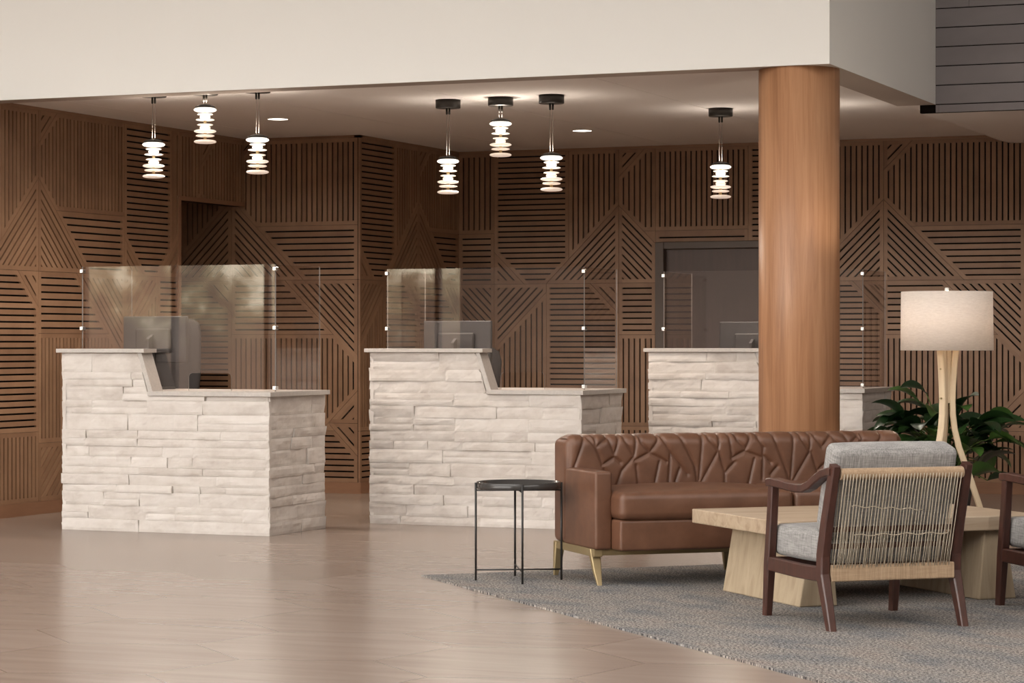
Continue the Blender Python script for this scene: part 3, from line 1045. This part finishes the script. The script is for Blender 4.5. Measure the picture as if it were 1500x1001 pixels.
# ------------------------------------------------------------------ sofa
def make_sofa():
    org = W(.3997, 11.95); org.z = RZ
    t = thing('leather_sofa', 'brown leather sofa with triangle-quilted backrest and brass legs', 'sofa', org, TH + math.radians(18.5))
    Lx = 1.85
    zb = .170
    # brass frame
    mb = MB()
    for x in (0.0, Lx - .045):
        mb.box(x, x + .045, .02, .60, .135, .172)
    mb.box(.045, Lx - .045, .03, .065, .140, .172); mb.box(.045, Lx - .045, .54, .575, .140, .172)
    bevel(mb.build('brass_frame', M['brass'], t), .003)
    for x, y, dx, dy in [(.022, .075, 0, -.075), (.022, .575, -.02, .0), (Lx - .022, .075, 0, -.075), (Lx - .022, .575, .02, 0), (Lx / 2, .557, 0, 0)]:
        mb = MB(); mb.tube([(x, y, .165), (x + dx * .5, y + dy * .5, .07), (x + dx, y + dy, 0)], [1.0, .75, .42], flat=(.036, .054), foot=True); mb.build('leg', M['brass'], t)
    # seat base and cushions, in front of the arms
    mb = MB(); mb.rbox(.085, Lx - .085, -.115, .45, zb, .318, .014, (0, .006, 0), n=8); mb.build('seat_base', M['leather'], t)
    for x0, x1 in ((.083, Lx / 2 + .062), (Lx / 2 + .066, Lx - .083)):
        mb = MB(); mb.rbox(x0, x1, -.130, .44, .322, .446, .030, (.004, .012, .030), n=14); mb.build('seat_cushion', M['leather'], t)
    for x in (0.0, Lx - .088):
        mb = MB(); mb.rbox(x, x + .088, -.0, .46, zb, .545, .014, (.003, .003, .004), n=6); mb.build('arm', M['leather'], t)
    # backrest: padded body and quilted front
    mb = MB(); mb.rbox(-.004, Lx + .004, .40, .60, zb, .690, .035, n=8); mb.build('backrest', M['leather'], t)
    crease = [  # pixel pairs traced along the quilting seams
        (856, 642, 840, 686), (860, 641, 872, 656), (872, 656, 889, 643), (872, 656, 881, 679), (890, 641, 899, 666), (899, 666, 906, 645),
        (881, 682, 899, 670), (883, 687, 890, 696), (899, 670, 908, 678), (915, 646, 928, 669), (928, 669, 932, 641), (926, 671, 910, 690), (910, 690, 901, 717), (929, 675, 951, 663),
        (938, 648, 951, 663), (951, 663, 963, 647), (931, 681, 935, 718), (951, 664, 976, 677), (965, 676, 956, 720), (969, 641, 981, 663), (981, 663, 978, 720),
        (997, 641, 1017, 683), (1017, 683, 1022, 714), (1028, 645, 1022, 714), (995, 686, 985, 716), (981, 663, 1006, 695), (1051, 661, 1023, 713), (1038, 644, 1051, 660),
        (1051, 660, 1054, 640), (1052, 662, 1061, 692), (1061, 692, 1061, 714), (1061, 693, 1075, 677), (1070, 672, 1091, 660), (1069, 648, 1072, 673), (1079, 645, 1091, 658),
        (1091, 658, 1098, 644), (1091, 662, 1114, 670), (1104, 672, 1095, 712), (1117, 656, 1116, 702), (1110, 643, 1118, 656), (1118, 667, 1128, 678), (1134, 644, 1151, 690), (1151, 690, 1156, 706),
        (1162, 640, 1157, 706), (1185, 662, 1160, 706), (1173, 643, 1184, 660), (1185, 660, 1187, 640), (1187, 662, 1196, 690), (1193, 641, 1203, 655), (1128, 695, 1137, 684), (1217, 638, 1231, 656), (1237, 638, 1243, 652),
        (1196, 690, 1210, 676), (1210, 676, 1231, 656), (1231, 656, 1248, 668), (1243, 652, 1256, 640), (1248, 668, 1262, 645), (1262, 645, 1276, 660), (1276, 660, 1290, 642), (1203, 655, 1217, 638), (1256, 640, 1266, 655)]
    # map pixels on the backrest face (local y = .40) to local x and height
    ang = TH + math.radians(18.5)
    ux, uy = math.cos(ang), math.sin(ang)

    def to_local(xp, yp):
        rx = (xp - 750) / F
        dr = Vector((rx * c_ - s_, c_ + s_ * rx, 0))
        # intersect with plane local y = .40
        nv = Vector((-uy, ux, 0))
        d = (nv.dot(Vector((org.x, org.y, 0))) + .40) / nv.dot(dr)
        p = dr * d
        return (p - Vector((org.x, org.y, 0))).dot(Vector((ux, uy, 0))), H - (yp - 500.5) / F * d - RZ
    segs = []
    for x1, y1, x2, y2 in crease:
        a = to_local(x1, y1); b = to_local(x2, y2)
        segs.append((a[0], a[1], b[0], b[1]))
    S = np.array(segs)
    # profile: straight front, then rolling over the top
    prof = []
    for k in range(44): prof.append((.40, .40 + .25 * k / 43, -1.0, 0.0))
    for k in range(1, 14):
        th = PI / 2 * k / 13
        prof.append((.40 + .05 - .05 * math.cos(th), .65 + .045 * math.sin(th), -math.cos(th), math.sin(th)))
    for k in range(1, 6): prof.append((.45 + .022 * k, .695, 0, 1.0))
    nx = 420
    arcl = [0.0]
    for k in range(1, len(prof)): arcl.append(arcl[-1] + math.hypot(prof[k][0] - prof[k - 1][0], prof[k][1] - prof[k - 1][1]))
    xs = np.linspace(.012, Lx - .012, nx)
    zz = np.array([.40 + a for a in arcl])
    # seams run up and over the top roll
    S2 = []
    for x1, z1, x2, z2 in S:
        if z1 < z2: x1, z1, x2, z2 = x2, z2, x1, z1
        S2.append((x1, z1, x2, z2))
        if z1 > .635: S2.append((x1, z1, x1 + (x1 - x2) * .15, .78))
    S2 = np.array(S2)
    PX, PZ = np.meshgrid(xs, zz, indexing='ij')
    D = np.full(PX.shape, 9.0)
    for x1, z1, x2, z2 in S2:
        dx, dz = x2 - x1, z2 - z1
        tt = np.clip(((PX - x1) * dx + (PZ - z1) * dz) / (dx * dx + dz * dz + 1e-9), 0, 1)
        D = np.minimum(D, np.hypot(PX - x1 - tt * dx, PZ - z1 - tt * dz))
    edge = np.minimum(PX - .012, Lx - .012 - PX)
    D2 = np.minimum(D, 9)
    hgt = (.015 * (1 - np.exp(-(D2 / .0065) ** 1.0)) + .006) * np.clip(edge / .03, 0, 1) ** .5 - .006
    hgt = (hgt + .006) * np.clip((arcl[-1] - np.array(arcl)) / .05, 0, 1)[None, :] ** .6 - .006
    v = []
    for i in range(nx):
        for k, (py, pz, ny, nz) in enumerate(prof):
            h = hgt[i, k]
            v.append((xs[i], py + ny * h, pz + nz * h))
    m_ = len(prof)
    f = []
    for i in range(nx - 1):
        for k in range(m_ - 1):
            f.append((i * m_ + k, (i + 1) * m_ + k, (i + 1) * m_ + k + 1, i * m_ + k + 1))
    mb = MB(); mb.add(v, f, 0, True)
    # close the rim back to the padded body
    mb.build('quilted_cover', M['leather'], t, weld=False)
    return t


make_sofa()


# ------------------------------------------------------------------ coffee table
def make_coffee_table():
    ang = TH + math.radians(20.6)
    p = px(1014, 745.6, 3648 * (H - .39) / 245.1); p.z = RZ
    t = thing('coffee_table', 'raw oak slab coffee table on two thick flared legs', 'coffee table', p, ang)
    # local: x along the length, y towards the camera is negative; far left corner of the top at 0, 0
    Lx, Wy = 1.33, .92
    zt = .39 - RZ; zu = zt - .066
    mb = MB()
    rnd = random.Random(3)
    # slab with a slightly uneven outline
    out = []
    for k in range(10): out.append((0 + rnd.uniform(-.004, .004), -Wy * k / 10))
    for k in range(14): out.append((Lx * k / 14, -Wy + rnd.uniform(-.006, .006)))
    for k in range(10): out.append((Lx + rnd.uniform(-.006, .006), -Wy + Wy * k / 10))
    for k in range(14): out.append((Lx - Lx * k / 14, rnd.uniform(-.005, .005)))
    mb.prism(out, lambda a, b, q: (a, b, q), zu, zt)
    bevel(mb.build('tabletop', M['oak_top'], t), .005, 2)
    for x0, x1, f0, f1 in ((.11, .30, .055, .03), (1.02, 1.215, .03, .055)):
        mb = MB()
        y0, y1 = -.885, -.10
        v = [(x0, y0, 0), (x1, y0, 0), (x1, y1, 0), (x0, y1, 0), (x0 + f0, y0, zu), (x1 - f1, y0, zu), (x1 - f1, y1, zu), (x0 + f0, y1, zu)]
        mb.add(v, [(0, 3, 2, 1), (4, 5, 6, 7), (0, 1, 5, 4), (1, 2, 6, 5), (2, 3, 7, 6), (3, 0, 4, 7)])
        bevel(mb.build('slab_leg', M['oak_leg'], t), .006, 2)
    return t


make_coffee_table()


# ------------------------------------------------------------------ armchairs
def make_armchair():
    org = Vector((-2.683, 9.791, RZ))
    t = thing('armchair', 'dark wood armchair with woven cord back, grey cushions, in front of coffee table', 'armchair', org, math.radians(41.4), 'wood armchairs with cord backs')
    Wd = .60
    # rear posts
    def post(x):
        return [(x, .0, 0), (x, .035, .10), (x, .078, .22), (x, .075, .30), (x, .045, .42), (x, .005, .55), (x, -.033, .672)]
    for x in (0, Wd):
        mb = MB(); mb.tube(post(x), [.82, .92, 1.05, 1.05, 1, .95, .85], flat=(.040, .052), up=(0, 1, 0), foot=True); mb.build('rear_leg', M['dark_wood'], t)
    for x in (0, Wd):
        mb = MB(); mb.tube([(x, .62, 0), (x, .595, .22), (x, .572, .40), (x, .553, .575)], [.85, 1.05, 1, .95], flat=(.038, .044), up=(0, 1, 0), foot=True); mb.build('front_leg', M['dark_wood'], t)
    for x in (0, Wd):
        mb = MB(); mb.tube([(x, .595, .226), (x, .30, .220), (x, .080, .222)], 1, flat=(.034, .060)); mb.build('side_rail', M['dark_wood'], t)
    for x in (0, Wd):
        pts = [(x, .590, .572), (x, .54, .575), (x, .40, .567), (x, .30, .562), (x, .24, .565), (x, .18, .582), (x, .12, .610), (x, .06, .634), (x, .0, .645), (x, -.025, .645)]
        mb = MB(); mb.tube(pts, [.95, 1, 1, 1, 1, 1, 1, 1, .95, .9], flat=(.048, .036)); mb.build('arm', M['dark_wood'], t)
    mb = MB(); mb.tube([(.015, .590, .224), (Wd - .015, .590, .224)], 1, flat=(.032, .056)); mb.tube([(.015, .10, .235), (Wd - .015, .10, .235)], 1, flat=(.028, .04))
    mb.build('cross_rail', M['dark_wood'], t)
    # rope-wrapped rails: fine rings of paper cord
    mb = MB(); n = 130
    pts = [(.022 + (Wd - .044) * k / n, -.030, .636) for k in range(n + 1)]
    mb.tube(pts, [.0245 if k % 2 else .0232 for k in range(n + 1)], 16); mb.build('wrapped_top_rail', M['rope'], t)
    mb = MB()
    pts = [(.022 + (Wd - .044) * k / n, .050, .228) for k in range(n + 1)]
    mb.tube(pts, [1.0 if k % 2 else .95 for k in range(n + 1)], flat=(.030, .068)); mb.build('wrapped_bottom_rail', M['rope'], t)
    # cords strung between the rails, two loose cross strands
    mb = MB(); rnd = random.Random(5)
    nc = 38
    for k in range(nc):
        for lay in (0, 1):
            x = .032 + (Wd - .064) * (k + .35 * lay) / (nc - 1 + .35)
            x2 = x + rnd.uniform(-.004, .004) - .006
            ya, yb = (-.054, .036) if lay == 0 else (-.010, .062)
            pts = []
            for q in range(6):
                f = q / 5
                pts.append((x + (x2 - x) * f + rnd.uniform(-.0012, .0012), ya + (yb - ya) * f, .636 + (.25 - .636) * f))
            mb.tube(pts, .0022 if lay == 0 else .0019, 5)
    for z, x0, x1, s in ((.505, .08, .40, -.02), (.385, .10, .53, .0)):
        pts = []
        for k in range(24):
            f = k / 23
            zz = z + s * f + .004 * math.sin(k * 1.1)
            yy = -.054 + (.090) * (.636 - zz) / .386 - (.003 if k % 2 else -.002)
            pts.append((x0 + (x1 - x0) * f, yy, zz))
        mb.tube(pts, .0022, 5)
    mb.build('cord_weave', M['cord'], t, weld=False)
    for z, y in ((.405, .062), (.335, .083)):
        mb = MB(); mb.tube([(.015, y, z), (Wd - .015, y, z)], 1, flat=(.014, .022)); mb.build('back_slat', M['dark_wood'], t)
    # cushions
    mb = MB(); mb.rbox(.024, Wd - .024, .125, .615, .262, .392, .028, (.006, .008, .010), n=8); mb.build('seat_cushion', M['fabric'], t)
    mb = MB(); mb.rbox(.022, Wd - .022, -.060, .060, -.195, .195, .030, (.004, .010, .006), n=8)
    o = mb.build('back_cushion', M['fabric'], t)
    o.location = (0, .100, .560); o.rotation_euler = (math.radians(16), 0, 0)
    return t


ch = make_armchair()
dup(ch, 'dark wood armchair at the right edge, only its left arm and seat in view', ch.location + Vector((.835, .795, 0)))


# ------------------------------------------------------------------ tray table
def make_tray_table():
    t = thing('tray_table', 'round black metal tray table beside the sofa arm', 'side table', (-4.676, 11.300, RZ), 0, None)
    R = .207
    zt = .484
    mb = MB()
    mb.lathe([(.002, zt - .034), (R - .004, zt - .034), (R, zt - .030), (R, zt), (R - .004, zt), (R - .004, zt - .029), (.002, zt - .029)], seg=72, close=False)
    mb.build('tray', M['tray'] if 'tray' in M else M['black_metal'], t)
    a0 = math.atan2(-.097, -.187)
    for k in range(4):
        a = a0 + k * PI / 2
        x, y = (R + .004) * math.cos(a), (R + .004) * math.sin(a)
        mb = MB(); mb.tube([(x, y, 0), (x, y, zt - .004)], .0058, 8); mb.build('leg', M['black_metal'], t)
    mb = MB()
    for k in range(2):
        a = a0 + k * PI / 2
        x, y = (R + .004) * math.cos(a), (R + .004) * math.sin(a)
        mb.tube([(x, y, .052 + .006 * k), (-x, -y, .052 + .006 * k)], .004, 8)
    mb.build('cross_brace', M['black_metal'], t)
    mb = MB()
    for k in range(2):
        a = a0 + k * PI / 2
        x, y = R * math.cos(a), R * math.sin(a)
        mb.tube([(x, y, zt - .042), (-x, -y, zt - .042)], .004, 8)
    mb.build('tray_support', M['black_metal'], t)


make_tray_table()


# ------------------------------------------------------------------ floor lamp
def make_lamp():
    d = 13.6
    p = W((1387 - 750) / F * d, d)
    t = thing('floor_lamp', 'floor lamp with white linen drum shade on curved blond wood tripod', 'floor lamp', p, TH)
    z1 = H + (500.5 - 427.5) / F * d; z0 = H + (500.5 - 513.5) / F * d
    R = .2515
    mb = MB(); mb.lathe([(R, z0), (R - .004, z1), (R - .008, z1), (R - .004, z0), (R, z0)], seg=72, close=False); mb.build('shade', M['shade'], t)
    mb = MB()
    for k in range(3):
        a = k * 2 * PI / 3
        mb.tube([(0, 0, z1 - .03), (R * .98 * math.cos(a), R * .98 * math.sin(a), z1 - .012)], .003, 6)
    mb.build('shade_spider', M['finial'], t)
    mb = MB(); mb.lathe([(.004, z1 - .04), (.004, z1 - .006), (.012, z1 - .004), (.012, z1 + .018), (.008, z1 + .022)], seg=16); mb.build('finial', M['finial'], t)
    mb = MB(); mb.lathe([(.012, z0 + .02), (.030, z0 + .07), (.034, z0 + .11), (.022, z0 + .15), (.006, z0 + .165)], 0, 0, 20); mb.build('bulb', M['bulb'], t)
    prof = [(z0 + .03, .052), (1.05, .040), (.95, .033), (.86, .030), (.78, .032), (.70, .042), (.60, .066), (.50, .103), (.40, .137), (.28, .176), (.14, .213), (.0, .245)]
    for a in (-5, 104, 223):
        aa = math.radians(a)
        dx, dy = math.cos(aa), math.sin(aa)
        mb = MB()
        mb.tube([(dx * r, dy * r, z) for z, r in prof], [1.05] * 3 + [1] * 9, flat=(.042, .032), up=(dx, dy, .01), foot=True)
        lg = mb.build('tripod_leg', M['lamp_wood'], t)
        if a == 223:
            mb = MB()
            for z in (1.03, .87): mb.tube([(dx * .04, dy * .04, z), (dx * .058, dy * .058, z)], .005, 8)
            mb.build('bolt', M['brass'], lg)
    mb = MB(); mb.lathe([(.026, .845), (.026, z0 + .03)], seg=12, smooth=False); mb.build('wood_core', M['lamp_wood'], t)
    # bulb light
    l = bpy.data.lights.new('lamp_bulb', 'POINT'); l.energy = 24; l.color = (1, .86, .70); l.shadow_soft_size = .04
    o = bpy.data.objects.new('lamp_bulb_light', l); COL.objects.link(o); o.location = (p.x, p.y, z0 + .20)
    return t


make_lamp()


# ------------------------------------------------------------------ potted plant
def make_plant():
    d = 15.3
    p = W((1384 - 750) / F * d, d)
    t = thing('potted_plant', 'dark green broad-leaved potted plant behind the floor lamp', 'plant', p, TH)
    mb = MB(); mb.lathe([(.13, 0), (.17, .30), (.175, .34), (.165, .34), (.16, .30)], seg=36); mb.build('pot', M['pot'], t)
    mb = MB(); mb.lathe([(.002, .315), (.160, .315), (.160, .305), (.002, .305)], seg=24); mb.build('soil', M['soil'], t)
    rnd = random.Random(21)
    fol = MB(); st = MB()
    spec = []
    # (azimuth deg, reach, tip height, leaf length, width): x axis runs to the right in the picture
    for k in range(64):
        a = rnd.uniform(0, 360)
        reach = rnd.uniform(.04, .30); hh = rnd.uniform(.42, .78) - reach * .35
        spec.append((a, reach, hh, rnd.uniform(.20, .30), rnd.uniform(.13, .19)))
    spec += [(175, .10, .74, .22, .17), (165, .18, .68, .24, .17), (190, .20, .60, .24, .18), (200, .12, .66, .22, .17), (150, .16, .62, .22, .16), (210, .22, .52, .24, .18), (178, .27, .60, .20, .15), (182, .05, .70, .24, .17), (168, .24, .46, .24, .17), (188, .30, .48, .20, .15), (20, .12, .66, .22, .16), (-15, .18, .58, .24, .17)]
    spec += [(180, .16, .80, .22, .14), (186, .26, .70, .24, .15), (170, .30, .58, .22, .13), (4, .24, .62, .30, .13), (-6, .30, .56, .28, .11), (12, .28, .74, .22, .11), (190, .12, .86, .18, .12), (2, .34, .64, .22, .08), (0, .2, .44, .25, .10)]
    for a, reach, hh, ln, wd in spec:
        aa = math.radians(a)
        dv = Vector((math.cos(aa), math.sin(aa), 0))
        b0 = Vector((rnd.uniform(-.06, .06), rnd.uniform(-.06, .06), .31))
        tip = dv * reach + Vector((0, 0, hh))
        mid = b0 * .4 + tip * .6 + Vector((0, 0, .10)) - dv * reach * .25
        pts = []
        for q in range(7):
            f = q / 6
            pts.append(b0 * (1 - f) ** 2 + mid * 2 * f * (1 - f) + tip * f * f)
        st.tube(pts, [.006 - .003 * q / 6 for q in range(7)], 6)
        # leaf: arched oval with a folded midrib
        side = Vector((-dv.y, dv.x, 0))
        roll = rnd.uniform(-.5, .5)
        upv = Vector((0, 0, 1))
        sd = (side * math.cos(roll) + upv * math.sin(roll)).normalized()
        pitch = rnd.uniform(.0, 1.1)
        v = []; f = []
        ns = 9
        pos = tip.copy()
        for q in range(ns + 1):
            fq = q / ns
            w = wd * .5 * (math.sin(PI * min(1, fq ** .75 * .985 + .015)) ** .8)
            an = pitch - 1.1 * fq
            dirv = dv * math.cos(an) + upv * math.sin(an)
            nrm = dirv.cross(sd).normalized()
            if nrm.z < 0: nrm = -nrm
            for u in (-1, -.5, 0, .5, 1):
                v.append(pos + sd * (u * w) + nrm * (abs(u) * w * .32))
            pos = pos + dirv * (ln / ns)
        for q in range(ns):
            for u in range(4):
                f.append((q * 5 + u, q * 5 + u + 1, (q + 1) * 5 + u + 1, (q + 1) * 5 + u))
        fol.add(v, f, 0, True)
    fol.build('foliage', M['leaf'], t, weld=False)
    st.build('stems', M['stem'], t, weld=False)


make_plant()

# ------------------------------------------------------------------ light


def area_light(name, loc, rot, sx, sy, power, col):
    l = bpy.data.lights.new(name, 'AREA'); l.shape = 'RECTANGLE'; l.size = sx; l.size_y = sy
    l.energy = power; l.color = col
    o = bpy.data.objects.new(name, l); COL.objects.link(o)
    o.location = loc; o.rotation_euler = rot
    return o


# unseen fill lights added under the closed lobby ceiling
area_light('fill_side', (1.5, 7.5, 5.885), (0, 0, 0), 4.0, 7.0, 240, (1.0, .95, .92))
area_light('fill_front', (-8.0, 8.0, 5.885), (0, 0, 0), 9.0, 3.0, 320, (1.0, .985, .95))
area_light('fill_rear', (-5.5, 2.0, 5.885), (0, 0, 0), 18.0, 4.0, 560, (1.0, .985, .95))
for x, y in ((-8.431, 15.853), (-6.766, 17.611)):
    l = bpy.data.lights.new('downlight', 'SPOT'); l.energy = 75; l.color = (1, .84, .64); l.spot_size = math.radians(110); l.spot_blend = .8; l.shadow_soft_size = .06
    o = bpy.data.objects.new('downlight_lamp', l); COL.objects.link(o); o.location = (x, y, ZC - .012)

# daylight outside the glazed rear wall: pale sky over a band of trees
w = bpy.data.worlds.new('daylight'); SC.world = w
w.use_nodes = True
nt = w.node_tree
bg = nt.nodes['Background']
tc = nt.nodes.new('ShaderNodeTexCoord')
sp = nt.nodes.new('ShaderNodeSeparateXYZ'); L(nt, tc.outputs['Generated'], sp.inputs[0])
nz = N(nt, 'ShaderNodeTexNoise', Scale=45, Detail=6, Roughness=0.65); L(nt, tc.outputs['Generated'], nz.inputs['Vector'])
fol = ramp(nt, nz.outputs['Fac'], [(0.42, (0.085, 0.064, 0.048)), (0.53, (0.155, 0.125, 0.080)), (0.64, (0.42, 0.37, 0.28))])
sky = ramp(nt, sp.outputs['Z'], [(0.0, (0.10, 0.08, 0.06)), (0.05, (0.20, 0.18, 0.15)), (0.09, (1.0, 0.96, 0.90)), (1.0, (0.95, 0.96, 1.0))])
low = N(nt, 'ShaderNodeMapRange'); low.inputs['From Min'].default_value = -0.004; low.inputs['From Max'].default_value = 0.012
L(nt, sp.outputs['Z'], low.inputs['Value'])
gm = nt.nodes.new('ShaderNodeMix'); gm.data_type = 'RGBA'; L(nt, low.outputs[0], gm.inputs['Factor'])
gm.inputs[6].default_value = (0.085, 0.062, 0.048, 1); L(nt, fol.outputs[0], gm.inputs[7])
ad = N(nt, 'ShaderNodeMath', operation='MULTIPLY_ADD'); L(nt, nz.outputs['Fac'], ad.inputs[0]); ad.inputs[1].default_value = -0.25; L(nt, sp.outputs['Z'], ad.inputs[2])
cut = N(nt, 'ShaderNodeMapRange'); cut.inputs['From Min'].default_value = -0.06; cut.inputs['From Max'].default_value = 0.0; L(nt, ad.outputs[0], cut.inputs['Value'])
mx = nt.nodes.new('ShaderNodeMix'); mx.data_type = 'RGBA'
L(nt, cut.outputs[0], mx.inputs['Factor']); L(nt, gm.outputs[2], mx.inputs[6]); L(nt, sky.outputs[0], mx.inputs[7])
L(nt, mx.outputs[2], bg.inputs[0])
bg.inputs[1].default_value = 16.0
po = area_light('window_portal', (-13.2, -2.9, 2.7), (math.radians(-90), 0, 0), 17.4, 5.0, 0, (1, 1, 1))
po.data.cycles.is_portal = True

# ------------------------------------------------------------------ camera
cam = bpy.data.cameras.new('camera')
cam.sensor_width = 36; cam.sensor_fit = 'HORIZONTAL'
cam.lens = 36 * F / 1500
cam.clip_start = .1; cam.clip_end = 200
co = bpy.data.objects.new('camera', cam); COL.objects.link(co)
co.location = (0, 0, H); co.rotation_euler = (PI / 2, 0, TH)
SC.camera = co
SC.view_settings.view_transform = 'Standard'
SC.view_settings.look = 'None'
SC.view_settings.gamma = 1
SC.view_settings.use_curve_mapping = False
SC.view_settings.exposure = 0.13
SC.cycles.max_bounces = 8
SC.cycles.diffuse_bounces = 4
SC.cycles.transparent_max_bounces = 16
SC.cycles.sample_clamp_indirect = 4.0
SC.cycles.caustics_reflective = False
SC.cycles.caustics_refractive = False
